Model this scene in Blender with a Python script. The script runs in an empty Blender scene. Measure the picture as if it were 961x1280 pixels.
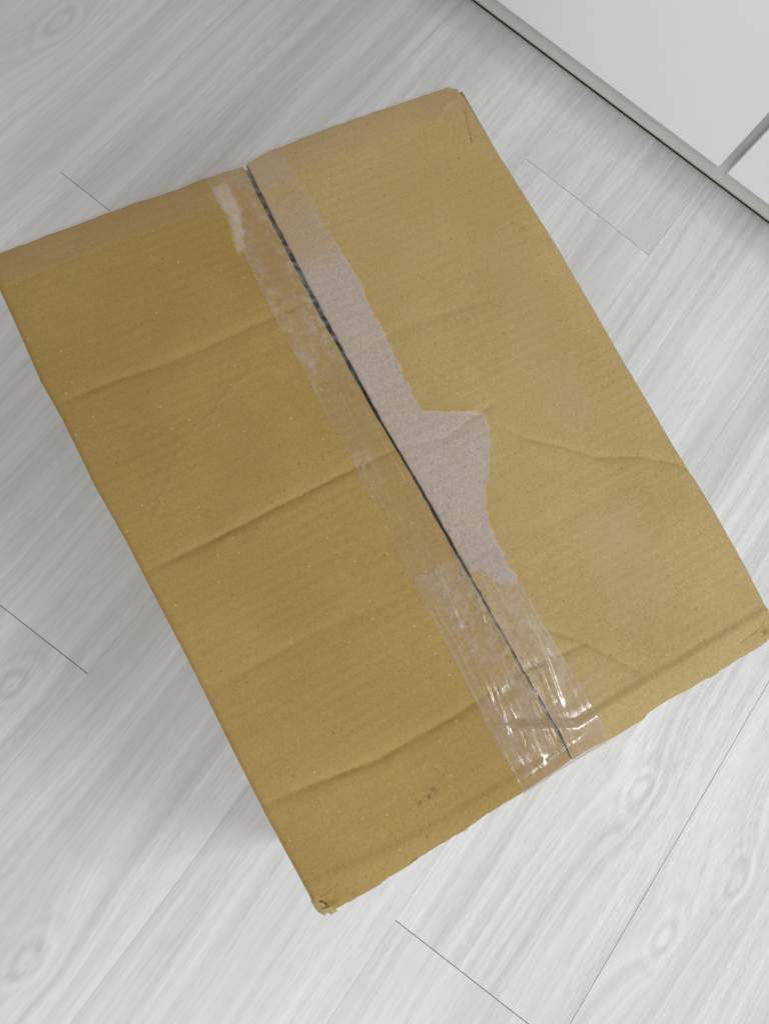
import bpy, bmesh, math, random
import numpy as np

random.seed(7)
rng = np.random.default_rng(11)
scene = bpy.context.scene

# ------------------------------------------------------------------ camera
cam_data = bpy.data.cameras.new('camera')
cam = bpy.data.objects.new('camera', cam_data)
scene.collection.objects.link(cam)
cam.location = (-0.16994, -0.09596, 0.80778)
cam.rotation_euler = (0.204792, -0.163889, -0.497718)
cam_data.sensor_fit = 'VERTICAL'
cam_data.sensor_height = 36.0
cam_data.lens = 28.488
cam_data.clip_start = 0.01
cam_data.clip_end = 50
scene.camera = cam
scene.render.resolution_x = 768
scene.render.resolution_y = 1024

# ------------------------------------------------------------------ light
world = bpy.data.worlds.new('World')
scene.world = world
world.use_nodes = True
bg = world.node_tree.nodes['Background']
bg.inputs['Color'].default_value = (1.0, 0.98, 0.955, 1)
bg.inputs['Strength'].default_value = 0.475


def lamp(name, loc, target, size, watts, col):
    d = bpy.data.lights.new(name, 'AREA')
    d.shape = 'RECTANGLE'
    d.size, d.size_y = size
    d.energy = watts
    d.color = col
    o = bpy.data.objects.new(name, d)
    scene.collection.objects.link(o)
    o.location = loc
    v = np.array(target) - np.array(loc)
    from mathutils import Vector
    o.rotation_euler = Vector(v).to_track_quat('-Z', 'Y').to_euler()
    return o


def spot(name, loc, target, cone, radius, watts, col):
    o = lamp(name, loc, target, (0.1, 0.1), 1, col)
    d = bpy.data.lights.new(name, 'SPOT')
    d.spot_size, d.spot_blend = math.radians(cone), 1.0
    d.shadow_soft_size, d.energy, d.color = radius, watts, col
    o.data = d
    return o


lamp('window_light', (-0.55, -2.0, 1.25), (0.35, 0.25, 0.1), (1.2, 1.0), 17, (0.84, 0.93, 1.0))
lamp('ceiling_lamp', (1.45, -0.35, 1.75), (0.0, -0.1, 0.2), (2.4, 0.45), 6, (0.97, 0.985, 1.0))  # overhead lamp, its shape invented: lowered and stretched for long glints on tape
lamp('ceiling_spot', (1.28, -0.85, 2.3), (0.1, 0.0, 0.1), (0.14, 0.14), 7, (1.0, 0.96, 0.91))
spot('near_pool_fill', (0.95, -1.1, 2.3), (0.14, -0.27, 0.1), 36, 0.35, 68, (0.84, 0.93, 1.0))  # added spot; its pool leaves the centre-left in shade
spot('left_floor_fill', (-1.35, -1.15, 1.7), (-0.30, -0.34, 0.1), 36, 0.25, 48, (0.88, 0.94, 1.0))  # added fill for the left floor and the near end of the flap
spot('door_fill', (-0.6, -0.55, 1.9), (0.66, 0.38, 0.12), 24, 0.2, 55, (0.93, 0.965, 1.0))  # added fill aimed at the cabinet doors

scene.view_settings.view_transform = 'Standard'
scene.view_settings.look = 'None'
scene.view_settings.exposure = 0.0
scene.view_settings.gamma = 1.0

# ------------------------------------------------------------------ measured outlines (metres, on the box top)
BOX_H = 0.25
OUT = {
    'bottom': [(-0.1942, -0.2487), (-0.1865, -0.2517), (-0.1567, -0.2533), (-0.1282, -0.2532), (-0.1033, -0.2528), (-0.0707, -0.2525), (-0.0416, -0.2519), (-0.0262, -0.2517), (0.0003, -0.2515), (0.0274, -0.2525), (0.0368, -0.2533), (0.0521, -0.2537), (0.0597, -0.2542), (0.0697, -0.2521), (0.0858, -0.252), (0.1272, -0.2539), (0.1704, -0.2541), (0.194, -0.2532)],
    'top': [(-0.1985, 0.2514), (-0.1881, 0.2516), (-0.1678, 0.2516), (-0.1084, 0.2519), (-0.0604, 0.2502), (-0.033, 0.2497), (-0.001, 0.249), (0.0288, 0.2532), (0.0696, 0.2543), (0.114, 0.2529), (0.1532, 0.2517), (0.1829, 0.2505), (0.1914, 0.2465)],
    'left': [(-0.1942, -0.2487), (-0.196, -0.2455), (-0.1962, -0.2338), (-0.198, -0.1767), (-0.1983, -0.1303), (-0.1981, -0.0716), (-0.1991, -0.0115), (-0.1996, 0.0239), (-0.2018, 0.0675), (-0.2014, 0.1211), (-0.2031, 0.1518), (-0.201, 0.1992), (-0.2004, 0.2231), (-0.1985, 0.2514)],
    'right': [(0.194, -0.2532), (0.1948, -0.2313), (0.1974, -0.2005), (0.1974, -0.1485), (0.1959, -0.0941), (0.1957, -0.0242), (0.1962, 0.0868), (0.1932, 0.1667), (0.192, 0.1858), (0.1926, 0.2137), (0.1912, 0.2355), (0.1914, 0.2465)],
    'seaml': [(-0.0004, -0.2504), (0.0026, -0.2343), (0.0022, -0.203), (-0.0001, -0.1735), (-0.0008, -0.1281), (-0.0011, -0.1003), (-0.0003, -0.0498), (-0.0008, -0.0264), (-0.0023, -0.0071), (-0.0055, 0.0227), (-0.0054, 0.049), (-0.0045, 0.0924), (-0.0068, 0.1121), (-0.0035, 0.1689), (-0.0042, 0.212), (-0.0028, 0.236), (-0.0018, 0.2487)],
    'seamr': [(0.0012, -0.2507), (0.0041, -0.2345), (0.0038, -0.2032), (0.0017, -0.1739), (0.0016, -0.1287), (0.0013, -0.1009), (0.0021, -0.0503), (0.0016, -0.0269), (0.0007, -0.0078), (-0.0021, 0.0217), (-0.0014, 0.0478), (-0.0001, 0.0904), (-0.0019, 0.1099), (0.0012, 0.1676), (0.0005, 0.2108), (0.0019, 0.2348), (0.003, 0.2489)],
    'torn': [(0.0034, 0.2059), (0.0214, 0.2108), (0.0345, 0.2149), (0.0353, 0.1992), (0.033, 0.1791), (0.032, 0.155), (0.0344, 0.144), (0.0343, 0.1219), (0.0324, 0.103), (0.0318, 0.0878), (0.0317, 0.0662), (0.029, 0.0473), (0.0282, 0.0284), (0.0293, 0.0156), (0.0381, 0.0114), (0.0544, 0.0044), (0.0697, -0.0035), (0.0694, -0.0151), (0.0573, -0.036), (0.0441, -0.0539), (0.0349, -0.0687), (0.0312, -0.0847), (0.0304, -0.1028), (0.0267, -0.1126), (0.0312, -0.1215), (0.0281, -0.1257), (0.019, -0.1223), (0.0127, -0.1119), (0.007, -0.1051), (-0.0, -0.1008), (-0.0027, -0.0781), (-0.0063, -0.0303), (-0.0115, 0.0154), (-0.0111, 0.0659), (-0.0093, 0.1202), (-0.0044, 0.1813)],
    'torn2': [(0.0032, 0.2481), (0.016, 0.248), (0.0338, 0.2483), (0.0338, 0.2269), (0.0264, 0.2204), (0.0106, 0.224), (0.0009, 0.2236)],
    'torn3': [(0.1897, 0.2408), (0.1743, 0.1952), (0.1892, 0.2064), (0.1904, 0.2232)],
    'streak': [(-0.0308, 0.2395), (-0.0192, 0.2391), (-0.0205, 0.2152), (-0.0265, 0.1978), (-0.0307, 0.1869), (-0.0367, 0.1839), (-0.0371, 0.191), (-0.0303, 0.21), (-0.0311, 0.2282)],
    'ghost': [(0.1389, 0.1203), (0.1665, 0.116), (0.1574, 0.0239), (0.1498, -0.0444), (0.1154, -0.0455), (0.1211, 0.026)],
    'ghost2': [(0.093, -0.1065), (0.1438, -0.1148), (0.1358, -0.1923), (0.0904, -0.2048), (0.0802, -0.1862)],
    'ghost3': [(0.0139, -0.2019), (0.0516, -0.2033), (0.0346, -0.2477), (0.002, -0.2499)],
    'tapeL': [(-0.0331, 0.2534), (-0.0406, -0.2525)],
    'tapeR': [(0.0301, 0.2557), (0.0322, -0.2483)],
}
CREASES = [
    ([(-0.1998, 0.1311), (-0.1633, 0.1313), (-0.1261, 0.1278), (-0.0976, 0.1273), (-0.0519, 0.1289), (0.0015, 0.128)], 'valley', 0.9, 5),
    ([(-0.1955, -0.0001), (-0.1418, -0.0005), (-0.0953, 0.0008), (-0.0472, 0.0016), (0.004, 0.0006)], 'valley', 1.3, 5),
    ([(0.0055, -0.0028), (0.037, -0.0078), (0.0843, 0.0007)], 'valley', 0.6, 5),
    ([(-0.1987, -0.1712), (-0.1692, -0.175), (-0.1191, -0.1836), (-0.0899, -0.1839), (-0.0595, -0.1845), (-0.0236, -0.1827), (0.002, -0.1816), (0.0578, -0.1874)], 'valley', 1.3, 5),
    ([(-0.0243, -0.2089), (0.0161, -0.2312), (0.0475, -0.2304), (0.0811, -0.2308), (0.1321, -0.2316), (0.1931, -0.2325)], 'rise', 1.1, 4),
    ([(-0.1876, -0.2283), (-0.1584, -0.2343), (-0.1106, -0.2393), (-0.0691, -0.2409), (-0.0163, -0.2408)], 'rise', 0.7, 5),
    ([(0.071, -0.0124), (0.0916, -0.0361), (0.1115, -0.0519), (0.1328, -0.072), (0.1652, -0.087), (0.1915, -0.1069), (0.2042, -0.1357)], 'valley', 0.9, 4),
    ([(0.0203, -0.1565), (0.0422, -0.1746), (0.057, -0.1934), (0.0724, -0.2158), (0.0805, -0.2318)], 'valley', 0.9, 4),
    ([(-0.0489, 0.1132), (-0.0626, 0.1026), (-0.0996, 0.0865), (-0.1161, 0.0728), (-0.1431, 0.0645), (-0.1541, 0.0515), (-0.1723, 0.0342), (-0.1885, 0.0195)], 'ridge', 0.35, 2.2),
    ([(-0.0491, 0.0937), (-0.0656, 0.0966), (-0.0874, 0.0934), (-0.1006, 0.0844)], 'ridge', 0.3, 2),
    ([(-0.0845, 0.0867), (-0.1115, 0.0797), (-0.1447, 0.0698), (-0.1689, 0.05), (-0.1855, 0.0272)], 'ridge', 0.25, 2),
    ([(0.0399, -0.0997), (0.0962, -0.1013), (0.1492, -0.1002)], 'valley', 0.35, 9),
    ([(-0.2082, -0.0924), (-0.1485, -0.0894), (-0.0881, -0.091), (-0.0401, -0.0974)], 'valley', 0.45, 9),
    ([(0.1422, 0.0745), (0.1361, 0.0263), (0.1302, -0.0209)], 'ridge', 0.2, 3),
    ([(-0.0053, 0.0769), (0.0451, 0.0818), (0.0928, 0.0782), (0.1388, 0.0687)], 'valley', 0.35, 8),
    ([(0.1592, -0.2441), (0.1757, -0.2429), (0.1958, -0.2379)], 'slit', 1.6, 0.8),
    ([(0.1881, 0.2367), (0.1816, 0.2172), (0.1743, 0.1952)], 'slit2', 1.2, 0.8),
    ([(-0.1907, -0.2398), (-0.1836, -0.2396), (-0.1756, -0.2388)], 'slit', 1.0, 0.8),
    ([(-0.1721, -0.2487), (-0.1671, -0.2483)], 'slit', 1.0, 0.8),
    ([(-0.1305, -0.2518), (-0.1175, -0.2526), (-0.103, -0.2524)], 'slit', 0.8, 0.8),
    ([(-0.1203, -0.2532), (-0.0755, -0.252), (-0.0483, -0.2498)], 'ridge', 0.3, 2.0),
    ([(0.1883, 0.2398), (0.1695, 0.2336), (0.1513, 0.2213)], 'ridge', 0.5, 3.0),
]
TAPE_WRINKLES = [
    ([(-0.0335, -0.0495), (-0.0263, -0.0725), (-0.0221, -0.0888), (-0.0218, -0.1037), (-0.0216, -0.1197), (-0.0222, -0.1478), (-0.0234, -0.1753), (-0.0262, -0.1986), (-0.0308, -0.2132)], 1.5, 1.0),
    ([(-0.0204, -0.0916), (-0.021, -0.1105), (-0.0244, -0.1341), (-0.0259, -0.1565), (-0.0276, -0.178), (-0.0299, -0.1934)], 1.3, 1.4),
    ([(-0.0015, -0.1033), (-0.0027, -0.1232), (-0.0071, -0.1401)], 0.8, 0.9),
    ([(0.0132, -0.1122), (0.0128, -0.1281), (0.0112, -0.1485), (0.011, -0.1662), (0.0109, -0.1896), (0.0085, -0.2165), (0.0069, -0.2385)], 1.4, 1.0),
    ([(0.0112, -0.1485), (0.0102, -0.1734), (0.0102, -0.1873)], 0.9, 0.8),
    ([(0.0217, -0.1424), (0.0217, -0.1681), (0.0167, -0.1971), (0.0131, -0.2202)], 0.7, 2.5),
    ([(-0.0297, 0.119), (-0.0228, 0.0816), (-0.0198, 0.0496), (-0.0237, 0.0113)], 0.6, 1.0),
    ([(-0.0245, 0.0283), (-0.0237, 0.0113), (-0.0242, 0.0016)], 1.0, 1.0),
    ([(-0.0007, 0.0817), (-0.0031, 0.0622), (-0.0034, 0.0453)], 0.8, 1.0),
    ([(-0.0321, -0.0044), (-0.0275, -0.0264), (-0.0255, -0.047), (-0.0263, -0.0725)], 0.6, 0.9),
    ([(-0.0562, 0.1825), (-0.0516, 0.1528), (-0.0389, 0.1265)], 0.5, 1.0),
]
STAINS = [
    ((-0.0947, -0.2198), 2.4),
    ((-0.1065, -0.2218), 1.8),
    ((-0.0989, -0.2215), 1.3),
    ((-0.0052, -0.1027), 2.5),
]

# ------------------------------------------------------------------ helpers
COL = scene.collection


def link(o, parent=None):
    COL.objects.link(o)
    if parent is not None:
        o.parent = parent
    return o


def tag(o, label=None, cat=None, kind=None, group=None):
    if label:
        o['label'] = label
    if cat:
        o['category'] = cat
    if kind:
        o['kind'] = kind
    if group:
        o['group'] = group
    return o


def empty(name, loc, rz=0.0):
    o = bpy.data.objects.new(name, None)
    o.empty_display_size = 0.05
    link(o)
    o.location = loc
    o.rotation_euler = (0, 0, rz)
    return o


def mesh_obj(name, verts, faces, mat, parent=None, smooth=False, attrs=None):
    me = bpy.data.meshes.new(name)
    if isinstance(verts, np.ndarray):
        verts = verts.tolist()
    me.from_pydata(verts, [], faces)
    me.materials.append(mat)
    if attrs:
        for k, v in attrs.items():
            a = me.attributes.new(k, 'FLOAT', 'POINT')
            a.data.foreach_set('value', np.asarray(v, dtype=np.float32))
    if smooth:
        me.polygons.foreach_set('use_smooth', [True] * len(me.polygons))
    me.update()
    o = bpy.data.objects.new(name, me)
    return link(o, parent)


def box_mesh(name, lo, hi, bevel=0.0, segs=2):
    bm = bmesh.new()
    bmesh.ops.create_cube(bm, size=1)
    for v in bm.verts:
        for i in range(3):
            v.co[i] = lo[i] + (v.co[i] + 0.5) * (hi[i] - lo[i])
    if bevel:
        bmesh.ops.bevel(bm, geom=bm.edges[:], offset=bevel, segments=segs, affect='EDGES', profile=0.5)
    me = bpy.data.meshes.new(name)
    bm.to_mesh(me)
    bm.free()
    return me


def box_obj(name, lo, hi, mat, parent=None, bevel=0.0):
    me = box_mesh(name, lo, hi, bevel)
    me.materials.append(mat)
    return link(bpy.data.objects.new(name, me), parent)


def sm(e0, e1, x):
    t = np.clip((x - e0) / (e1 - e0), 0, 1)
    return t * t * (3 - 2 * t)


def vnoise(x, y, scale, seed):
    """smooth value noise in numpy"""
    r = np.random.default_rng(seed)
    tab = r.uniform(-1, 1, (64, 64))
    X, Y = x * scale + 31.7, y * scale + 17.3
    xi, yi = np.floor(X).astype(int), np.floor(Y).astype(int)
    fx, fy = X - xi, Y - yi
    fx, fy = fx * fx * (3 - 2 * fx), fy * fy * (3 - 2 * fy)
    g = lambda a, b: tab[(xi + a) % 64, (yi + b) % 64]
    return (g(0, 0) * (1 - fx) + g(1, 0) * fx) * (1 - fy) + (g(0, 1) * (1 - fx) + g(1, 1) * fx) * fy


def poly_dist(x, y, pts):
    """distance to a polyline, side (+ = right of travel) and position 0..1 along it"""
    pts = np.asarray(pts, float)
    seg = np.linalg.norm(pts[1:] - pts[:-1], axis=1)
    cum = np.concatenate([[0], np.cumsum(seg)])
    best = np.full(x.shape, 1e9)
    side = np.zeros(x.shape)
    pos = np.zeros(x.shape)
    for i in range(len(seg)):
        ax, ay = pts[i]
        dx, dy = (pts[i + 1] - pts[i]) / seg[i]
        t = np.clip((x - ax) * dx + (y - ay) * dy, 0, seg[i])
        qx, qy = x - (ax + t * dx), y - (ay + t * dy)
        d = np.hypot(qx, qy)
        m = d < best
        best = np.where(m, d, best)
        side = np.where(m, np.sign(qx * dy - qy * dx), side)
        pos = np.where(m, (cum[i] + t) / cum[-1], pos)
    return best, side, pos


def poly_sdf(x, y, pts):
    """signed distance to a closed polygon, positive inside"""
    d, _, _ = poly_dist(x, y, list(pts) + [pts[0]])
    inside = np.zeros(x.shape, bool)
    n = len(pts)
    for i in range(n):
        (x0, y0), (x1, y1) = pts[i], pts[(i + 1) % n]
        if y0 == y1:
            continue
        c = ((y0 > y) != (y1 > y)) & (x < (x1 - x0) * (y - y0) / (y1 - y0) + x0)
        inside ^= c
    return np.where(inside, d, -d)


def resample(pts, t):
    pts = np.asarray(pts, float)
    seg = np.linalg.norm(pts[1:] - pts[:-1], axis=1)
    cum = np.concatenate([[0], np.cumsum(seg)]) / seg.sum()
    return np.stack([np.interp(t, cum, pts[:, 0]), np.interp(t, cum, pts[:, 1])], 1)


# ------------------------------------------------------------------ material helpers
class NT:
    def __init__(self, name):
        self.m = bpy.data.materials.new(name)
        self.m.use_nodes = True
        self.t = self.m.node_tree
        self.t.nodes.clear()
        self.out = self.t.nodes.new('ShaderNodeOutputMaterial')

    def n(self, kind, props=None, **ins):
        nd = self.t.nodes.new(kind)
        for k, v in (props or {}).items():
            setattr(nd, k, v)
        for k, v in ins.items():
            self.put(nd.inputs[int(k[1:])] if k[0] == '_' else nd.inputs[k.replace('_', ' ')], v)
        return nd

    def put(self, sock, v):
        if hasattr(v, 'is_output') or isinstance(v, bpy.types.NodeSocket):
            self.t.links.new(v, sock)
        else:
            sock.default_value = v

    def math(self, op, a, b=0.0, c=0.0, clamp=False):
        nd = self.t.nodes.new('ShaderNodeMath')
        nd.operation = op
        nd.use_clamp = clamp
        for i, v in enumerate((a, b, c)):
            self.put(nd.inputs[i], v)
        return nd.outputs[0]

    def mix(self, fac, a, b, mode='MIX'):
        nd = self.t.nodes.new('ShaderNodeMix')
        nd.data_type = 'RGBA'
        nd.blend_type = mode
        self.put(nd.inputs[0], fac)
        self.put(nd.inputs[6], a)
        self.put(nd.inputs[7], b)
        return nd.outputs[2]

    def ramp(self, fac, lo, hi, a=0.0, b=1.0, smooth=True):
        nd = self.t.nodes.new('ShaderNodeMapRange')
        nd.interpolation_type = 'SMOOTHSTEP' if smooth else 'LINEAR'
        for i, v in enumerate((fac, lo, hi, a, b)):
            self.put(nd.inputs[i], v)
        return nd.outputs[0]

    def noise(self, vec, scale, detail=2.0, rough=0.5, dim='3D'):
        nd = self.t.nodes.new('ShaderNodeTexNoise')
        nd.noise_dimensions = dim
        self.put(nd.inputs['Vector'], vec)
        nd.inputs['Scale'].default_value = scale
        nd.inputs['Detail'].default_value = detail
        nd.inputs['Roughness'].default_value = rough
        return nd.outputs['Fac']

    def attr(self, name, kind='GEOMETRY'):
        nd = self.t.nodes.new('ShaderNodeAttribute')
        nd.attribute_type = kind
        nd.attribute_name = name
        return nd

    def bsdf(self, col, rough, spec=0.5, normal=None):
        b = self.t.nodes.new('ShaderNodeBsdfPrincipled')
        self.put(b.inputs['Base Color'], col)
        self.put(b.inputs['Roughness'], rough)
        self.put(b.inputs['Specular IOR Level'], spec)
        if normal is not None:
            self.put(b.inputs['Normal'], normal)
        return b.outputs[0]

    def bump(self, h, strength, dist):
        nd = self.t.nodes.new('ShaderNodeBump')
        nd.inputs['Strength'].default_value = strength
        nd.inputs['Distance'].default_value = dist
        self.put(nd.inputs['Height'], h)
        return nd.outputs[0]

    def done(self, sh):
        self.t.links.new(sh, self.out.inputs['Surface'])
        return self.m


def rgb(r, g, b):
    return (r, g, b, 1.0)


# ---- kraft paper of the box
def kraft_material(name, worn, shade_tint=(1.0, 1.0, 1.0)):
    k = NT(name)
    P = k.n('ShaderNodeTexCoord').outputs['Object']
    macro = k.noise(P, 9, 3, 0.55)
    meso = k.noise(P, 70, 3, 0.6)
    fine = k.noise(P, 520, 3, 0.75)
    grit = k.noise(P, 1300, 2, 0.8)
    col = k.mix(k.ramp(macro, 0.3, 0.7), rgb(0.362 * shade_tint[0], 0.254 * shade_tint[1], 0.096 * shade_tint[2]), rgb(0.410 * shade_tint[0], 0.295 * shade_tint[1], 0.121 * shade_tint[2]))
    col = k.mix(k.ramp(meso, 0.35, 0.7, 0, 0.35), col, rgb(0.365 * shade_tint[0], 0.265 * shade_tint[1], 0.115 * shade_tint[2]))
    v = k.math('ADD', k.math('MULTIPLY', k.math('SUBTRACT', fine, 0.5), 1.1), k.math('MULTIPLY', k.math('SUBTRACT', grit, 0.5), 0.9))
    val = k.math('ADD', 1.0, k.math('MULTIPLY', v, 0.62))
    col = k.mix(1.0, col, k.n('ShaderNodeCombineColor', _0=val, _1=val, _2=val).outputs[0], 'MULTIPLY')
    # dark and pale fibre flecks
    vo = k.n('ShaderNodeTexVoronoi', {'feature': 'F1'}, Vector=P, Scale=170.0)
    pick = k.n('ShaderNodeSeparateColor', _0=vo.outputs['Color'])
    dark = k.math('MULTIPLY', k.ramp(vo.outputs['Distance'], 0.08, 0.17, 1, 0), k.math('GREATER_THAN', pick.outputs[0], 0.82))
    pale = k.math('MULTIPLY', k.ramp(vo.outputs['Distance'], 0.07, 0.15, 1, 0), k.math('LESS_THAN', pick.outputs[1], 0.13))
    col = k.mix(k.math('MULTIPLY', dark, 0.55), col, rgb(0.12, 0.075, 0.03))
    col = k.mix(k.math('MULTIPLY', pale, 0.5), col, rgb(0.62, 0.5, 0.3))
    height = k.math('ADD', k.math('MULTIPLY', fine, 0.6), k.math('MULTIPLY', grit, 0.4))
    rough = 0.62
    if worn:
        jag = k.math('MULTIPLY', k.math('SUBTRACT', k.noise(P, 300, 5, 0.8), 0.5), 0.0065)
        wob = k.math('MULTIPLY', k.math('SUBTRACT', k.noise(P, 60, 2, 0.5), 0.5), 0.008)
        # rubbed, browner rim and the bare grey paper inside it
        jag2 = k.math('MULTIPLY', k.math('SUBTRACT', k.noise(P, 125, 3, 0.6), 0.5), 0.006)
        torn = k.math('ADD', k.attr('torn').outputs['Fac'], k.math('ADD', jag, jag2))
        rim = k.math('MULTIPLY', k.ramp(torn, -0.012, 0.0), k.ramp(k.noise(P, 45, 2), 0.45, 0.65))
        col = k.mix(k.math('MULTIPLY', rim, 0.45), col, rgb(0.40, 0.235, 0.055))
        grain = k.ramp(k.math('ADD', k.math('MULTIPLY', fine, 0.6), k.math('MULTIPLY', grit, 0.4)), 0.3, 0.7)
        bare = k.mix(grain, rgb(0.31, 0.25, 0.205), rgb(0.475, 0.395, 0.33))
        bare = k.mix(k.math('MULTIPLY', dark, 0.35), bare, rgb(0.15, 0.12, 0.1))
        bare = k.mix(k.ramp(k.noise(P, 55, 3), 0.5, 0.75, 0, 0.25), bare, rgb(0.42, 0.32, 0.2))
        lip = k.math('MULTIPLY', k.ramp(torn, -0.0012, 0.0), k.ramp(torn, 0.0, 0.0009, 1, 0))
        tm = k.ramp(torn, -0.0004, 0.0006)
        py = k.n('ShaderNodeSeparateXYZ', _0=P).outputs[1]
        fib = k.noise(k.n('ShaderNodeVectorMath', {'operation': 'MULTIPLY'}, _0=P, _1=(260.0, 1100.0, 300.0)).outputs[0], 1.0, 3.0, 0.7)
        bare = k.mix(k.ramp(fib, 0.52, 0.72, 0, 0.4), bare, rgb(0.24, 0.185, 0.14))
        tmix = k.math('MULTIPLY', tm, k.math('ADD', k.math('MULTIPLY', k.ramp(py, 0.135, 0.175, 1.0, 0.45), k.ramp(py, 0.178, 0.212, 1.0, 0.25)), k.math('MULTIPLY', k.math('SUBTRACT', k.noise(P, 50, 3), 0.5), 0.35)), clamp=True)
        col = k.mix(tmix, col, bare)
        height = k.math('SUBTRACT', height, k.math('MULTIPLY', tm, 0.9))
        height = k.math('ADD', height, k.math('MULTIPLY', k.math('MULTIPLY', tm, fib), 0.5))
        cr = k.math('MULTIPLY', k.ramp(k.math('ADD', k.attr('crack').outputs['Fac'], k.math('MULTIPLY', jag, 0.12)), 0.0002, 0.0007, 1, 0), k.ramp(k.noise(P, 190, 2), 0.32, 0.5, 0.3, 1.0))
        col = k.mix(k.math('MULTIPLY', lip, k.ramp(py, 0.16, 0.19, 0.45, 0.0)), col, rgb(0.56, 0.46, 0.34))
        # soft old tape marks
        gh = k.ramp(k.math('ADD', k.attr('ghost').outputs['Fac'], wob), -0.006, 0.008)
        gh = k.math('MULTIPLY', gh, k.ramp(k.noise(P, 38, 3), 0.3, 0.65, 0.35, 1.0))
        gh = k.math('MULTIPLY', gh, k.math('SUBTRACT', 1.0, tm))
        col = k.mix(k.math('MULTIPLY', gh, 0.24), col, rgb(0.40, 0.30, 0.175))
        stk = k.ramp(k.math('ADD', k.attr('streak').outputs['Fac'], k.math('ADD', jag, k.math('MULTIPLY', wob, 0.5))), -0.002, 0.002)
        col = k.mix(k.math('MULTIPLY', stk, 0.40), col, rgb(0.58, 0.52, 0.44))
        # smudges
        st = k.math('MULTIPLY', k.attr('stain').outputs['Fac'], k.ramp(k.noise(P, 420, 3, 0.7), 0.38, 0.6))
        col = k.mix(k.math('MULTIPLY', st, 0.9, clamp=True), col, rgb(0.045, 0.036, 0.028))
        col = k.mix(k.math('MULTIPLY', cr, 0.85), col, rgb(0.05, 0.036, 0.02))
        dt = k.math('MULTIPLY', k.attr('dirt').outputs['Fac'], k.ramp(k.noise(P, 240, 4, 0.75), 0.5, 0.68))
        col = k.mix(k.math('MULTIPLY', dt, 0.6), col, rgb(0.12, 0.075, 0.04))
    nrm = k.bump(height, 0.35, 0.0006)
    return k.done(k.bsdf(col, rough, 0.28, nrm))


M_KRAFT = kraft_material('kraft_worn', True)
M_KRAFT_SHADED = kraft_material('kraft_worn_shaded', True, (0.85, 0.775, 0.56))  # whole left flap darkened and yellowed to carry the shade at its centre
M_KRAFT_SIDE = kraft_material('kraft_plain', False)

k = NT('corrugated_edge')
P = k.n('ShaderNodeTexCoord').outputs['Object']
M_EDGE = k.done(k.bsdf(k.mix(k.noise(P, 300, 3), rgb(0.10, 0.075, 0.045), rgb(0.26, 0.19, 0.11)), 0.8, 0.2))

k = NT('kraft_inside')
P = k.n('ShaderNodeTexCoord').outputs['Object']
M_INSIDE = k.done(k.bsdf(k.mix(k.noise(P, 60, 3), rgb(0.20, 0.14, 0.07), rgb(0.28, 0.20, 0.10)), 0.8, 0.2))


# ---- clear packing tape: mostly see-through, a thin milky haze and a glossy skin
def tape_material(name, haze_lo, haze_hi):
    k = NT(name)
    P = k.n('ShaderNodeTexCoord').outputs['Object']
    str_ = k.n('ShaderNodeVectorMath', {'operation': 'MULTIPLY'}, _0=P, _1=(1.0, 0.35, 1.0)).outputs[0]
    blot = k.noise(str_, 75, 4, 0.65)
    fine = k.noise(str_, 420, 3, 0.7)
    h = k.math('MULTIPLY', k.ramp(blot, 0.38, 0.72), k.ramp(fine, 0.3, 0.7, 0.55, 1.0))
    haze = k.math('ADD', haze_lo, k.math('MULTIPLY', h, haze_hi - haze_lo))
    scr = k.n('ShaderNodeVectorMath', {'operation': 'MULTIPLY'}, _0=P, _1=(60.0, 900.0, 30.0)).outputs[0]
    scratch = k.math('MULTIPLY', k.ramp(k.noise(scr, 1.0, 1), 0.70, 0.78), 0.05)
    haze = k.math('ADD', k.math('ADD', haze, scratch), k.math('MULTIPLY', k.attr('rim').outputs['Fac'], k.ramp(fine, 0.35, 0.7, 0.06, 0.34)))
    bubble_sheen = k.math('MULTIPLY', k.attr('milky').outputs['Fac'], k.ramp(k.noise(P, 160, 4, 0.7), 0.40, 0.68))
    haze = k.math('ADD', haze, k.math('MULTIPLY', bubble_sheen, 0.34), clamp=True)
    nrm = k.bump(k.math('ADD', k.math('MULTIPLY', blot, 1.0), k.math('MULTIPLY', fine, 0.12)), 0.10, 0.004)
    tr = k.n('ShaderNodeBsdfTransparent', Color=rgb(1.0, 0.99, 0.985)).outputs[0]
    df = k.n('ShaderNodeBsdfDiffuse', Color=rgb(0.80, 0.78, 0.76), Normal=nrm).outputs[0]
    tl_ = k.n('ShaderNodeBsdfTranslucent', Color=rgb(0.85, 0.82, 0.80)).outputs[0]
    df = k.n('ShaderNodeMixShader', _0=0.45, _1=df, _2=tl_).outputs[0]
    body = k.n('ShaderNodeMixShader', _0=haze, _1=tr, _2=df).outputs[0]
    gl = k.n('ShaderNodeBsdfGlossy', Color=rgb(1, 1, 1), Roughness=0.14, Normal=nrm).outputs[0]
    fc = k.n('ShaderNodeLayerWeight', Blend=0.5, Normal=nrm).outputs['Facing']
    fr = k.math('ADD', 0.042, k.math('MULTIPLY', k.math('POWER', fc, 5.0), 0.9))
    sh = k.n('ShaderNodeMixShader', _0=k.math('MULTIPLY', fr, 1.0, clamp=True), _1=body, _2=gl).outputs[0]
    return k.done(sh)


M_TAPE = tape_material('clear_tape', 0.0, 0.10)
M_TAPE_HAZY = tape_material('clear_tape_hazy', 0.01, 0.13)
M_TAPE_END = tape_material('clear_tape_end', 0.0, 0.035)


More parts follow.
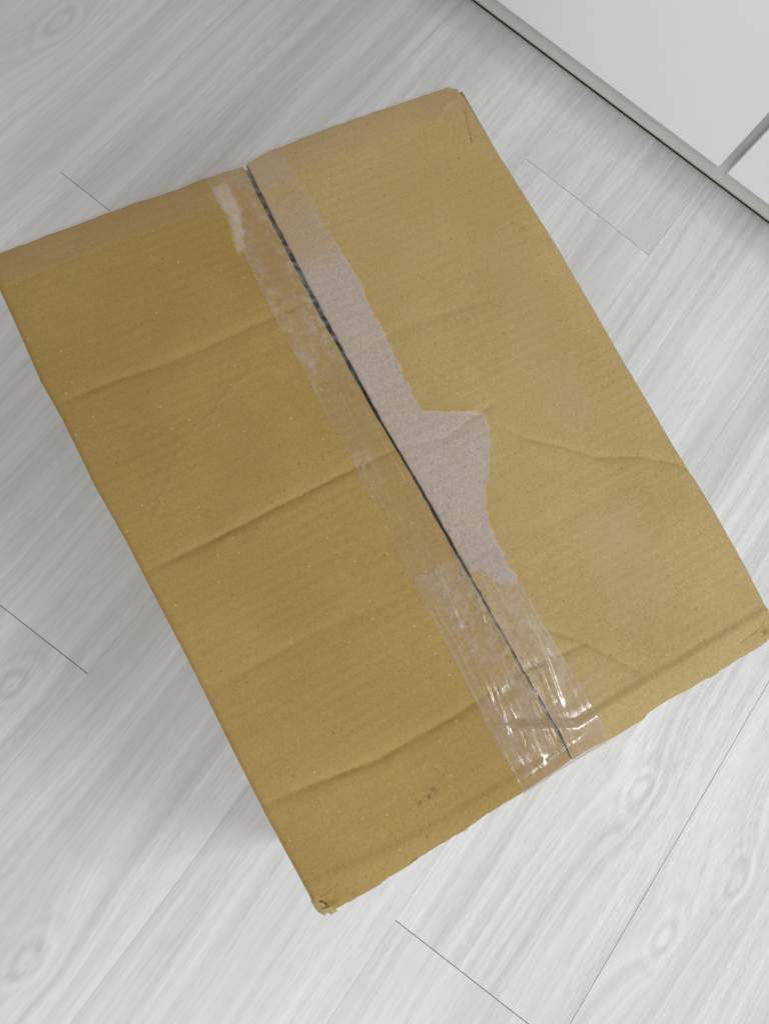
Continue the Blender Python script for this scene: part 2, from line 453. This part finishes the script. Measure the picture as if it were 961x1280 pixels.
# ---- floor planks
def plank_material():
    k = NT('pale_wood_plank')
    P = k.n('ShaderNodeTexCoord').outputs['Object']
    sx = k.n('ShaderNodeSeparateXYZ', _0=P)
    x, y = sx.outputs[0], sx.outputs[1]
    rnd = k.n('ShaderNodeObjectInfo').outputs['Random']
    off = k.math('MULTIPLY', rnd, 37.0)
    lowv = k.n('ShaderNodeCombineXYZ', _0=k.math('MULTIPLY', x, 1.9), _1=k.math('MULTIPLY', y, 7.0), _2=off).outputs[0]
    warp = k.math('MULTIPLY', k.math('SUBTRACT', k.noise(lowv, 1.0, 1.5, 0.5), 0.5), 0.05)
    g = k.math('ADD', y, warp)
    ring = None
    for nm in ('knot_a', 'knot_b'):
        kv = k.n('ShaderNodeSeparateXYZ', _0=k.attr(nm, 'OBJECT').outputs['Vector'])
        wobv = k.noise(k.n('ShaderNodeVectorMath', {'operation': 'MULTIPLY'}, _0=P, _1=(14.0, 26.0, 1.0)).outputs[0], 1.0, 1.0)
        wob = k.math('MULTIPLY', k.math('SUBTRACT', wobv, 0.5), 0.032)
        dx = k.math('DIVIDE', k.math('ADD', k.math('SUBTRACT', x, kv.outputs[0]), wob), 0.046)
        dy = k.math('DIVIDE', k.math('ADD', k.math('SUBTRACT', y, kv.outputs[1]), k.math('MULTIPLY', wob, 0.5)), 0.021)
        r2 = k.math('ADD', k.math('MULTIPLY', dx, dx), k.math('MULTIPLY', dy, dy))
        e = k.math('MULTIPLY', k.math('DIVIDE', 1.0, k.math('ADD', 1.0, k.math('MULTIPLY', r2, 0.8))), kv.outputs[2])
        g = k.math('ADD', g, e)
        rr = k.math('SQRT', r2)
        w_ = k.math('MULTIPLY', k.math('MULTIPLY', k.math('SINE', k.math('MULTIPLY', rr, 12.0)), k.ramp(rr, 0.15, 1.5, 1, 0)), k.math('MULTIPLY', k.math('GREATER_THAN', kv.outputs[2], 0.001), 0.22))
        ring = w_ if ring is None else k.math('ADD', ring, w_)
    bandv = k.n('ShaderNodeCombineXYZ', _0=k.math('MULTIPLY', x, 1.3), _1=k.math('MULTIPLY', g, 80.0), _2=off).outputs[0]
    bands = k.noise(bandv, 1.0, 2.5, 0.55)
    wide = k.noise(k.n('ShaderNodeCombineXYZ', _0=k.math('MULTIPLY', x, 1.6), _1=k.math('MULTIPLY', g, 17.0), _2=off).outputs[0], 1.0, 1.0)
    lines = k.noise(k.n('ShaderNodeCombineXYZ', _0=k.math('MULTIPLY', x, 4.0), _1=k.math('MULTIPLY', g, 210.0), _2=off).outputs[0], 1.0, 2.0, 0.6)
    pores = k.noise(k.n('ShaderNodeCombineXYZ', _0=k.math('MULTIPLY', x, 45.0), _1=k.math('MULTIPLY', y, 900.0), _2=off).outputs[0], 1.0, 2.0, 0.6)
    speck = k.noise(P, 700, 2, 0.7)
    tk = k.noise(k.n('ShaderNodeCombineXYZ', _0=k.math('MULTIPLY', x, 110.0), _1=k.math('MULTIPLY', y, 1000.0), _2=off).outputs[0], 1.0, 1.0, 0.5)
    tkm = k.ramp(k.noise(k.n('ShaderNodeCombineXYZ', _0=k.math('MULTIPLY', x, 5.0), _1=k.math('MULTIPLY', y, 22.0), _2=off).outputs[0], 1.0, 2.0), 0.38, 0.62, 0.25, 1.0)
    ticks = k.math('MULTIPLY', k.math('SUBTRACT', k.ramp(tk, 0.56, 0.70, 0.0, 1.0), k.ramp(tk, 0.30, 0.44, 1.0, 0.0)), tkm)
    f = k.math('ADD', k.math('MULTIPLY', k.ramp(bands, 0.30, 0.70), 0.36), k.math('MULTIPLY', k.ramp(wide, 0.3, 0.7), 0.26))
    f = k.math('ADD', f, k.math('MULTIPLY', k.ramp(lines, 0.3, 0.7), 0.24))
    f = k.math('ADD', f, k.math('MULTIPLY', k.ramp(pores, 0.34, 0.62), 0.20))
    f = k.math('ADD', f, k.math('MULTIPLY', k.math('SUBTRACT', speck, 0.5), 0.16))
    f = k.math('ADD', f, ring)
    f = k.math('ADD', f, k.math('MULTIPLY', ticks, 0.20))
    f = k.math('ADD', f, k.math('MULTIPLY', k.math('SUBTRACT', rnd, 0.5), 0.14))
    col = k.mix(k.math('MULTIPLY', f, 0.94, clamp=True), rgb(0.48, 0.462, 0.446), rgb(0.715, 0.716, 0.718))
    nrm = k.bump(k.math('ADD', k.math('MULTIPLY', pores, 0.5), k.math('MULTIPLY', bands, 0.3)), 0.22, 0.0006)
    return k.done(k.bsdf(col, k.ramp(pores, 0.3, 0.7, 0.50, 0.38), 0.42, nrm))


M_PLANK = plank_material()

k = NT('subfloor')
P = k.n('ShaderNodeTexCoord').outputs['Object']
M_SUB = k.done(k.bsdf(k.mix(k.noise(P, 40), rgb(0.10, 0.095, 0.09), rgb(0.16, 0.15, 0.14)), 0.9, 0.2))

k = NT('white_laminate')
P = k.n('ShaderNodeTexCoord').outputs['Object']
nv = k.noise(P, 260, 3, 0.6)
M_DOOR = k.done(k.bsdf(k.mix(k.noise(P, 4, 2), rgb(0.82, 0.832, 0.845), rgb(0.86, 0.868, 0.88)), 0.42, 0.35, k.bump(nv, 0.06, 0.0005)))

k = NT('grey_laminate')
P = k.n('ShaderNodeTexCoord').outputs['Object']
M_GREY = k.done(k.bsdf(k.mix(k.noise(P, 30, 4, 0.6), rgb(0.56, 0.55, 0.525), rgb(0.64, 0.625, 0.60)), 0.5, 0.4))

k = NT('gap_shade_black')
P = k.n('ShaderNodeTexCoord').outputs['Object']
M_GAP_SHADE = k.done(k.bsdf(k.mix(k.noise(P, 90, 3), rgb(0.012, 0.011, 0.010), rgb(0.03, 0.026, 0.022)), 0.7, 0.25))

k = NT('chipboard_edge')
P = k.n('ShaderNodeTexCoord').outputs['Object']
M_CHIP = k.done(k.bsdf(k.mix(k.noise(P, 500, 3), rgb(0.30, 0.21, 0.12), rgb(0.50, 0.38, 0.25)), 0.8, 0.2))

# ------------------------------------------------------------------ the floor
YAW = -1.1453433
DC = np.array([math.cos(YAW), math.sin(YAW)])      # across the planks
DL = np.array([-math.sin(YAW), math.cos(YAW)])     # along the planks
ROT = YAW + math.pi / 2


def cl(c, l):
    return DC * c + DL * l


floor = box_obj('floor', (-1.499, -1.014, -0.03), (1.249, 1.024, -0.0055), M_SUB)
floor.rotation_euler = (0, 0, ROT)
tag(floor, kind='structure')
ROWS = [-1.025, -0.838, -0.652, -0.467, -0.2855, -0.104, 0.080, 0.265, 0.4572, 0.645, 0.83, 1.015]
SEAM = [0.32, -0.36, -0.17, 0.0957, -0.2785, 0.4655, 0.03, -0.283, 0.47, -0.05, 0.30]
LEN = 1.22
KNOTS = [(-0.5878, 0.2301, 0.030), (0.0172, -0.4925, 0.034), (0.400, -0.0438, 0.042), (0.5303, -0.0541, 0.03),
         (0.4942, -0.142, 0.034), (-0.150, -0.3277, 0.022)]
for i, s in enumerate(SEAM):
    c0, c1 = ROWS[i], ROWS[i + 1]
    l = s - LEN * 2
    while l < 1.15:
        a, b = max(l, -1.5), min(l + LEN, 1.25)
        if b - a > 0.05:
            gap = 0.0004 if i == 7 else 0.00005
            lx, wy = (b - a) / 2 - 0.0003, (c1 - c0) / 2
            me = box_mesh('plank', (-lx, -wy + gap, -0.005), (lx, wy - 0.00005, 0.0), 0.00016, 1)
            me.materials.append(M_PLANK)
            o = link(bpy.data.objects.new('plank', me), floor)
            cc, ll = (c0 + c1) / 2, (a + b) / 2
            # floor is turned by ROT: its local x runs along DL, its local y along -DC
            o.location = (ll, -cc, random.uniform(-0.00006, 0.00006))
            ks = [(kl - ll, -(kc - cc), amp) for kc, kl, amp in KNOTS if c0 < kc < c1 and a < kl < b]
            ks += [(9.0, 9.0, 0.0)] * 2
            o['knot_a'] = [float(q) for q in ks[0]]
            o['knot_b'] = [float(q) for q in ks[1]]
        l += LEN

# ------------------------------------------------------------------ the low cabinet
CAB_ROT = ROT + math.radians(1.6)
org = cl(0.085, 0.6025)
cabinet = empty('cabinet', (org[0], org[1], 0), CAB_ROT - math.pi / 2)
tag(cabinet, 'low white two-door cabinet with grey kick board standing on the wood floor', 'cabinet')
# local frame: x runs along the front (towards +c), y into the cabinet
CH, CD = 0.265, 0.40
LX0, LX1 = -0.66, 0.66
DB = 0.042                       # underside of the doors
box_obj('gap_shade_strip', (LX0, 0.0015, 0.0004), (LX1, 0.012, 0.0046), M_GAP_SHADE, cabinet, 0.0008)  # black strip filling the floor gap in place of its shadow
box_obj('edge_band', (LX0, 0.0003, 0.0047), (LX1, 0.0177, 0.0061), M_CHIP, cabinet)
box_obj('front_frame', (LX0, 0.0, 0.0062), (LX1, 0.018, CH - 0.020), M_GREY, cabinet, 0.0004)
box_obj('side_panel', (LX0, 0.0182, 0.006), (LX0 + 0.018, CD, CH - 0.020), M_DOOR, cabinet, 0.0006)
box_obj('side_panel', (LX1 - 0.018, 0.0182, 0.006), (LX1, CD, CH - 0.020), M_DOOR, cabinet, 0.0006)
box_obj('back_panel', (LX0 + 0.0185, CD - 0.008, 0.006), (LX1 - 0.0185, CD, CH - 0.020), M_DOOR, cabinet)
box_obj('top_board', (LX0 - 0.002, -0.018, CH - 0.0195), (LX1 + 0.002, CD + 0.002, CH), M_DOOR, cabinet, 0.001)
for a, b in ((LX0 + 0.001, -0.0062), (0.0062, LX1 - 0.001)):
    box_obj('door', (a, -0.018, DB), (b, -0.0006, CH - 0.024), M_DOOR, cabinet, 0.0008)

# ------------------------------------------------------------------ the cardboard box
box = empty('cardboard_box', (0, 0, 0))
tag(box, 'worn brown cardboard box closed with clear tape, torn along its seam', 'box')


def height(x, y, noisy=True, bridge=False):
    """how far the top surface stands off BOX_H, in metres"""
    z = np.zeros(x.shape)
    for pts, kind, amp, w in CREASES:
        if bridge and kind[0] in 'vs':
            continue
        amp, w = amp * {'valley': 1.9, 'ridge': 1.2, 'rise': 2.3}.get(kind, 1.5) * 1e-3, w * (0.75 if kind == 'valley' else 1.0) * 1e-3
        d, s, t = poly_dist(x, y, pts)
        j = 0.75 + 0.5 * vnoise(x, y, 55, 5)
        if kind in ('valley', 'ridge'):
            fade = 0.25 + 0.75 * sm(0, 0.15, t) * sm(1, 0.85, t)
            prof = np.exp(-(np.sqrt(d * d + (0.10 * w) ** 2) - 0.10 * w) / (w * j)) * fade
            z += (-amp if kind == 'valley' else amp) * prof
        elif kind == 'rise':
            sd = d * np.where(s > 0, 1, -1)       # + towards the near edge
            z += amp * sm(-w, w, sd) * np.exp(-np.maximum(sd, 0) / 0.014) * sm(0, 0.1, t + 0.04) * sm(1.0, 0.97, t - 0.02) * np.exp(-np.maximum(0, d - 0.03) / 0.01)
        else:
            sd = d * np.where(s > 0, 1, -1) * (1 if kind == 'slit' else -1)
            z -= amp * (sd > 0) * np.exp(-sd.clip(0) / 0.005) * sm(0, 0.2, t + .05) * sm(1.0, 0.7, t)
    # ends of the flaps hang a little, the folded long edges are rounded over
    for e in (y + 0.2525, 0.2525 - y):
        z -= 0.0030 * np.clip(1 - e / 0.030, 0, 1.2) ** 2
    if noisy:
        z += 0.0011 * vnoise(x, y, 11, 1) + 0.00045 * vnoise(x, y, 26, 2) + 0.00016 * vnoise(x, y, 70, 3)
        z += 0.00012 * vnoise(x * 0.25, y, 150, 9)
    # knocked-in corner at the near left, dented one at the far right
    for cx, cy, rr, a in ((-0.195, -0.2505, 0.017, 0.0042), (0.193, 0.251, 0.014, 0.0028), (0.196, -0.25, 0.021, 0.0055)):
        q = np.clip(1 - np.hypot(x - cx, y - cy) / rr, 0, 1)
        z -= a * q * q + (a * 0.55 * vnoise(x, y, 210, 4) + a * 0.3 * vnoise(x, y, 420, 6)) * sm(0, 0.5, q)
    return z


def flap(name, left, right, cut_b, cut_t, seam_side):
    """one top flap: a dense sheet between four measured edges, with thickness"""
    nu, nv = 170, 430
    u, v = np.linspace(0, 1, nu), np.linspace(0, 1, nv)
    Lc, Rc = resample(left, v), resample(right, v)
    B0, B1 = cut_b
    T0, T1 = cut_t
    bot = np.asarray(OUT['bottom']); top = np.asarray(OUT['top'])
    xb = Lc[0, 0] + (Rc[0, 0] - Lc[0, 0]) * u
    xt = Lc[-1, 0] + (Rc[-1, 0] - Lc[-1, 0]) * u
    Bc = np.stack([xb, np.interp(xb, bot[:, 0], bot[:, 1])], 1)
    Tc = np.stack([xt, np.interp(xt, top[:, 0], top[:, 1])], 1)
    # small raggedness of the cut ends and of the seam edge
    Bc[:, 1] += 0.0008 * vnoise(xb, xb * 0, 120, 21) + 0.0003 * vnoise(xb, xb * 0, 420, 22)
    Tc[:, 1] += 0.0005 * vnoise(xt, xt * 0, 140, 23)
    Lc[0], Rc[0], Lc[-1], Rc[-1] = Bc[0], Bc[-1], Tc[0], Tc[-1]
    sv = Rc if seam_side == 'right' else Lc
    sv[:, 0] = 0.2 * sv[:, 0] + 0.8 * np.polyval(np.polyfit(sv[:, 1], sv[:, 0], 3), sv[:, 1])
    sv[:, 0] += (0.0007 if seam_side == 'right' else -0.0007) * sm(-0.10, 0.02, sv[:, 1])
    sv[:, 0] += (0.0003 if seam_side == 'right' else -0.0003) * sm(-0.06, -0.12, sv[:, 1])
    sv[:, 0] += 0.00035 * vnoise(sv[:, 1], sv[:, 1] * 0, 190, 24 + (seam_side == 'left'))
    U, V = np.meshgrid(u, v)
    U3, V3 = U[..., None], V[..., None]
    S = (1 - U3) * Lc[:, None] + U3 * Rc[:, None] + (1 - V3) * Bc[None] + V3 * Tc[None]
    S -= (1 - U3) * (1 - V3) * Bc[0] + U3 * (1 - V3) * Bc[-1] + (1 - U3) * V3 * Tc[0] + U3 * V3 * Tc[-1]
    X, Y = S[..., 0], S[..., 1]
    Z = height(X, Y)
    w = 0.196
    eo = (U if seam_side == 'right' else 1 - U) * w          # distance to the folded long edge
    r = 0.0042
    q = np.clip(1 - eo / r, 0, 1)
    Z -= r * (1 - np.sqrt(1 - 0.93 * q * q)) + 0.0006 * np.clip(1 - eo / 0.02, 0, 1) ** 2
    for e in (V * 0.504, (1 - V) * 0.504):
        q = np.clip(1 - e / 0.0018, 0, 1)
        Z -= 0.0008 * q * q
    es = (1 - U if seam_side == 'right' else U) * w           # distance to the seam
    Z -= 0.0005 * np.clip(1 - es / 0.0015, 0, 1) ** 2
    Z -= 0.0012 * np.clip(1 - es / 0.02, 0, 1) ** 2 * (1.0 if seam_side == 'right' else 0.2)
    x, y = X.ravel(), Y.ravel()
    torn = poly_sdf(x, y, OUT['torn'])
    if seam_side == 'right':
        torn = np.full(x.shape, -1.0)
    else:
        torn = np.where((es.ravel() < 0.006) & (torn > -0.006) & (y < 0.235) & (y > -0.098), np.maximum(torn, 0.003), torn)
    ghost = np.max([poly_sdf(x, y, OUT[g]) for g in ('ghost', 'ghost2', 'ghost3', 'torn3', 'torn2')], axis=0)
    streak = poly_sdf(x, y, OUT['streak'])
    stain = np.zeros(x.shape)
    for (cx, cy), rr in STAINS:
        stain += np.exp(-((x - cx) ** 2 + (y - cy) ** 2) / (rr * 1e-3) ** 2)
    crack = np.min([poly_dist(x, y, c[0])[0] for c in CREASES if c[1][0] == 's'], axis=0)
    dirt = np.exp(-es.ravel() / 0.016) * sm(0.0, -0.06, y)
    Zr = Z.ravel() - 0.00018 * sm(-0.0004, 0.0006, torn) + 0.0006 * np.exp(-np.abs(torn + 0.0012) / 0.0012) * (0.5 + 0.5 * vnoise(x, y, 160, 33))
    Zr += 0.00006 * np.sin(y * 2 * math.pi / 0.0078) * (1 + vnoise(x, y, 24, 34))
    verts = np.stack([x, y, BOX_H + Zr], 1)
    idx = np.arange(nu * nv).reshape(nv, nu)
    faces = np.stack([idx[:-1, :-1], idx[:-1, 1:], idx[1:, 1:], idx[1:, :-1]], -1).reshape(-1, 4).tolist()
    loop = np.concatenate([idx[0, :-1], idx[:-1, -1], idx[-1, :0:-1], idx[:0:-1, 0]])
    n0, m = len(verts), len(loop)
    low = verts[loop].copy()
    low[:, 2] -= 0.0036
    lo2 = verts[loop].copy()
    verts = np.concatenate([verts, lo2, low])
    for i in range(m):
        j = (i + 1) % m
        faces.append([n0 + j, n0 + i, n0 + m + i, n0 + m + j])
    faces.append(list(range(n0 + m, n0 + 2 * m))[::-1])
    pad = lambda a, f=0.0: np.concatenate([a, np.full(2 * m, f)])
    o = mesh_obj(name, verts, faces, M_KRAFT_SHADED if seam_side == 'right' else M_KRAFT, box, True,
                 dict(torn=pad(torn, -1), ghost=pad(ghost, -1), streak=pad(streak, -1), stain=pad(stain), dirt=pad(dirt), crack=pad(crack, 1.0)))
    o.data.materials.append(M_EDGE)
    for f in o.data.polygons[-(m + 1):]:
        f.material_index = 1
        f.use_smooth = False
    return o


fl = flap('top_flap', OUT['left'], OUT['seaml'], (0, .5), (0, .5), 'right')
fl['label'] = 'brown top flap with long cross creases and dark smudges'
fr = flap('top_flap', OUT['seamr'], OUT['right'], (.5, 1), (.5, 1), 'left')
fr['label'] = 'brown top flap with a torn pale strip beside the seam'


# side walls: thin sheets, slightly bulged, with a waver along the folded edge
def wall(name, p0, p1, out, zt, inset):
    n, mz = 60, 20
    p0, p1, out = np.array(p0), np.array(p1), np.array(out)
    verts, faces = [], []
    for side in (0.0, 0.0035):
        for jz in range(mz + 1):
            z = zt * jz / mz
            for i in range(n + 1):
                t = i / n
                b = (0.0035 * math.sin(math.pi * jz / mz) * math.sin(math.pi * t)
                     + 0.0006 * float(vnoise(np.array(t * 0.5), np.array(z), 30, 31))) - inset - side
                q = p0 + (p1 - p0) * t + out * b
                verts.append((q[0], q[1], z))
    N = (n + 1) * (mz + 1)
    for k in (0, 1):
        for jz in range(mz):
            for i in range(n):
                a = k * N + jz * (n + 1) + i
                f = [a, a + 1, a + n + 2, a + n + 1]
                faces.append(f if k == 0 else f[::-1])
    for jz in range(mz):
        for i in (0, n):
            a = jz * (n + 1) + i
            faces.append([a, a + n + 1, N + a + n + 1, N + a])
    for i in range(n):
        for jz in (0, mz):
            a = jz * (n + 1) + i
            faces.append([a, N + a, N + a + 1, a + 1])
    return mesh_obj(name, verts, faces, M_KRAFT_SIDE, box, True)


HX, HY = 0.1972, 0.2515
wall('side_wall', (-HX, HY - 0.006), (-HX, -HY + 0.004), (-1, 0), BOX_H - 0.0065, 0.0010)
wall('side_wall', (HX, -HY + 0.004), (HX, HY - 0.006), (1, 0), BOX_H - 0.0065, 0.0020)
wall('end_wall', (-HX + 0.005, -HY), (HX - 0.006, -HY), (0, -1), BOX_H - 0.0075, 0.0040)
wall('end_wall', (HX - 0.006, HY), (-HX + 0.005, HY), (0, 1), BOX_H - 0.0075, 0.0040)
box_obj('bottom_panel', (-HX + 0.006, -HY + 0.009, 0.001), (HX - 0.007, HY - 0.009, 0.006), M_INSIDE, box)
for s in (-1, 1):
    y0, y1 = sorted((s * 0.055, s * (HY - 0.010)))
    box_obj('inner_flap', (-HX + 0.008, y0, BOX_H - 0.022), (HX - 0.009, y1, BOX_H - 0.018), M_INSIDE, box, 0.0008)


# ------------------------------------------------------------------ the tape
def tape(name, mat, left, right, y_far, y_near, lift, fold_far, fold_near, wr=1.0, milky=None, ragged=0.0, seed=40, right_cut=None, extra=()):
    extra = list(extra)
    """a strip along the seam, lying on the flaps and folded down over the ends"""
    nx = 110
    ny = int(abs(y_far - y_near) / 0.0007)
    t = np.linspace(0, 1, nx)
    s = np.linspace(0, 1, ny)
    (lx0, ly0), (lx1, ly1) = left
    (rx0, ry0), (rx1, ry1) = right
    T, S = np.meshgrid(t, s)
    Y = y_near + (y_far - y_near) * S
    if ragged:
        tooth = ragged * (np.abs(((T * 34) % 1) - 0.5) * 2 - 0.5) + 0.013 * (T - 0.5) + 0.0045 * vnoise(T, T * 0, 7, seed) + 0.0018 * vnoise(T, T * 0, 24, seed + 5)
        if not fold_far:
            Y = Y + tooth * sm(0.85, 1.0, S)
        if not fold_near:
            Y = Y + tooth * sm(0.15, 0.0, S)
    a = (Y - ly1) / (ly0 - ly1)
    xm = lx1 + (lx0 - lx1) * a + (rx1 - lx1) * T
    if fold_far:
        e = np.asarray(OUT['top'])
        Y = Y + (np.interp(xm, e[:, 0], e[:, 1]) + 0.0002 - y_far) * sm(0.9, 1.0, S)
    if fold_near:
        e = np.asarray(OUT['bottom'])
        Y = Y + (np.interp(xm, e[:, 0], e[:, 1]) - 0.0002 - y_near) * sm(0.1, 0.0, S)
    XL = lx1 + (lx0 - lx1) * a + 0.0013 * vnoise(Y, Y * 0, 28, seed + 1) + 0.0006 * np.maximum(0, vnoise(Y, Y * 0, 210, seed + 11)) ** 2
    XR = rx1 + (rx0 - rx1) * a + 0.0013 * vnoise(Y, Y * 0, 25, seed + 2) - 0.0006 * np.maximum(0, vnoise(Y, Y * 0, 230, seed + 12)) ** 2
    if right_cut is not None:
        yy = Y + 0.004 * vnoise(Y, Y * 0, 60, seed + 7)
        k_ = sm(0.150, 0.185, yy) + sm(-0.085, -0.10, yy)
        XR = XR * k_ + (np.interp(Y, right_cut[:, 1], right_cut[:, 0]) + 0.0025 + 0.0012 * vnoise(Y, Y * 0, 130, seed + 8)) * (1 - k_)
    X = XL + (XR - XL) * T
    Z = height(X, Y, True, True) + lift
    ripple = 0.00010 * vnoise(X, Y * 0.2, 330, seed + 3) + 0.00015 * vnoise(X, Y * 0.4, 110, seed + 4)
    Z += np.maximum(ripple, -lift * 0.6)
    for pts, amp, w in TAPE_WRINKLES + extra:
        d, sd, q = poly_dist(X, Y, pts)
        j = 0.6 + 0.5 * np.abs(vnoise(X, Y, 70, 8))
        Z += wr * 1.35 * amp * 1e-3 * np.exp(-(d / (w * 1e-3 * j)) ** 2) * (0.15 + 0.85 * sm(0, .2, q) * sm(1, .8, q))
    rim = np.exp(-np.minimum(T, 1 - T) * 0.065 / 0.0007)
    for f, e in ((fold_far, 1 - S), (fold_near, S)):
        if not f:
            rim = np.maximum(rim, 0.35 * np.exp(-e * abs(y_far - y_near) / 0.0008))
    mk = np.zeros(X.shape)
    for (cx, cy, ra, rb) in (milky or []):
        mk += np.exp(-((X - cx) / ra) ** 2 - ((Y - cy) / rb) ** 2)
    rows = [(X[i], Y[i], BOX_H + Z[i], rim[i], mk[i]) for i in range(ny)]

    def drop(i, sgn):
        ex = []
        for dz, dy in ((0.0006, 0.0009), (0.0016, 0.0014), (0.004, 0.0016), (0.012, 0.0008), (0.03, 0.0), (0.055, 0.0)):
            ex.append((X[i], Y[i] + sgn * dy, BOX_H + Z[i] - dz, rim[i], mk[i] * 0))
        return ex
    if fold_near:
        rows = drop(0, -1)[::-1] + rows
    if fold_far:
        rows = rows + drop(-1, 1)
    V = np.concatenate([np.stack(r[:3], 1) for r in rows])
    R_ = np.concatenate([r[3] for r in rows])
    K_ = np.concatenate([r[4] for r in rows])
    idx = np.arange(len(V)).reshape(len(rows), nx)
    faces = np.stack([idx[:-1, :-1], idx[:-1, 1:], idx[1:, 1:], idx[1:, :-1]], -1).reshape(-1, 4).tolist()
    return mesh_obj(name, V, faces, mat, box, True, dict(rim=R_, milky=K_))


tl, tr_ = OUT['tapeL'], OUT['tapeR']
rw = random.Random(5)


def long_wrinkles(n, x0, x1, y0, y1, amp):
    out = []
    for _ in range(n):
        x, y = rw.uniform(x0, x1), rw.uniform(y0, y1)
        pts = [(x, y)]
        for _ in range(rw.randint(3, 6)):
            x += rw.gauss(0.0, 0.0011)
            y -= rw.uniform(0.010, 0.020)
            pts.append((x, y))
        out.append((pts, amp * rw.uniform(0.5, 1.2), rw.uniform(0.55, 1.0)))
    return out


o = tape('tape', M_TAPE, tl, tr_, 0.2525, -0.2505, 0.00035, True, True, 0.6,
         [(-0.028, 0.232, 0.024, 0.022), (-0.032, 0.15, 0.008, 0.05), (-0.03, 0.07, 0.006, 0.04), (-0.014, 0.10, 0.01, 0.03), (-0.026, 0.20, 0.006, 0.02), (-0.006, 0.165, 0.006, 0.08), (0.02, 0.235, 0.012, 0.02),
          (-0.028, 0.004, 0.008, 0.010)], extra=long_wrinkles(14, -0.034, -0.004, -0.02, 0.22, 0.6), right_cut=np.array(OUT['seamr']))
o['label'] = 'clear packing tape stuck along the seam'
sh = lambda p, d: [(p[0][0] + d, p[0][1]), (p[1][0] + d, p[1][1])]
o = tape('tape', M_TAPE_HAZY, sh(tl, 0.0012), sh(tr_, -0.0005), -0.086, -0.2500, 0.0008, False, True, 1.0,
         [(-0.022, -0.12, 0.010, 0.05), (-0.003, -0.15, 0.010, 0.05), (0.022, -0.16, 0.010, 0.06), (-0.02, -0.225, 0.02, 0.02)], 0.0012, 60, extra=long_wrinkles(16, -0.036, 0.026, -0.21, -0.09, 0.7))  # milky patches: film haze plus a pale sheen painted into it
o['label'] = 'wrinkled hazy second layer of clear tape near the end'


def cross_tape():
    """strip over the far end of the box: 26 mm on top, the rest down the wall"""
    nx, ny = 420, 44
    t, s = np.linspace(0, 1, nx), np.linspace(0, 1, ny)
    T, S = np.meshgrid(t, s)
    X = -0.1950 + 0.383 * T
    top = np.asarray(OUT['top'])
    E = np.interp(X, top[:, 0], top[:, 1])
    wd = 0.027 + 0.0015 * vnoise(X, X * 0, 20, 71)
    Y = E - wd * (1 - S)
    Z = height(X, Y) + 0.00065 + 0.00035 * vnoise(X, Y * 1.3, 120, 72) * sm(0, .1, S) + 0.0005 * np.maximum(0, vnoise(X, Y, 60, 73)) ** 2
    eo = np.minimum(X + 0.1975, 0.195 - X)
    Z -= 0.0026 * np.clip(1 - eo / 0.004, 0, 1) ** 2
    rows = [(X[i], Y[i], BOX_H + Z[i]) for i in range(ny)]
    for dz, dy in ((0.0008, 0.0010), (0.0022, 0.0015), (0.006, 0.0014), (0.020, 0.0004), (0.035, 0.0004)):
        rows.append((X[-1], Y[-1] + dy, BOX_H + Z[-1] - dz))
    V = np.concatenate([np.stack(r, 1) for r in rows])
    rim = np.zeros(len(V))
    rim[:nx] = 0.25
    mk = 0.10 * np.exp(-((V[:, 0] + 0.11) / 0.09) ** 2)
    idx = np.arange(len(V)).reshape(len(rows), nx)
    faces = np.stack([idx[:-1, :-1], idx[:-1, 1:], idx[1:, 1:], idx[1:, :-1]], -1).reshape(-1, 4).tolist()
    o = mesh_obj('tape', V, faces, M_TAPE_END, box, True, dict(rim=rim, milky=mk))
    o['label'] = 'clear tape folded over the far end of the box'


cross_tape()

# crushed paper at the near left corner: a few folded scraps of liner
def scrap(name, pts, mat):
    bm = bmesh.new()
    vs = [bm.verts.new(p) for p in pts]
    c = bm.verts.new(tuple(np.mean(np.array(pts), axis=0) + np.array((0.0002, -0.0002, 0.0012))))
    for i in range(len(vs)):
        bm.faces.new((vs[i], vs[(i + 1) % len(vs)], c))
    r = bmesh.ops.extrude_face_region(bm, geom=bm.faces[:])
    for v in r['geom']:
        if isinstance(v, bmesh.types.BMVert):
            v.co.z -= 0.0007
    bmesh.ops.recalc_face_normals(bm, faces=bm.faces[:])
    me = bpy.data.meshes.new(name)
    bm.to_mesh(me)
    bm.free()
    me.materials.append(mat)
    return link(bpy.data.objects.new(name, me), box)


z = BOX_H
scrap('torn_corner', [(-0.1972, -0.2400, z - .006), (-0.1905, -0.2440, z - .0022), (-0.1895, -0.2505, z - .004), (-0.1935, -0.2530, z - .008), (-0.1965, -0.2490, z - .010)], M_KRAFT_SIDE)
scrap('torn_corner', [(-0.1930, -0.2478, z - .0035), (-0.1865, -0.2488, z - .0018), (-0.1848, -0.2536, z - .0035), (-0.1895, -0.2545, z - .007)], M_KRAFT_SIDE)
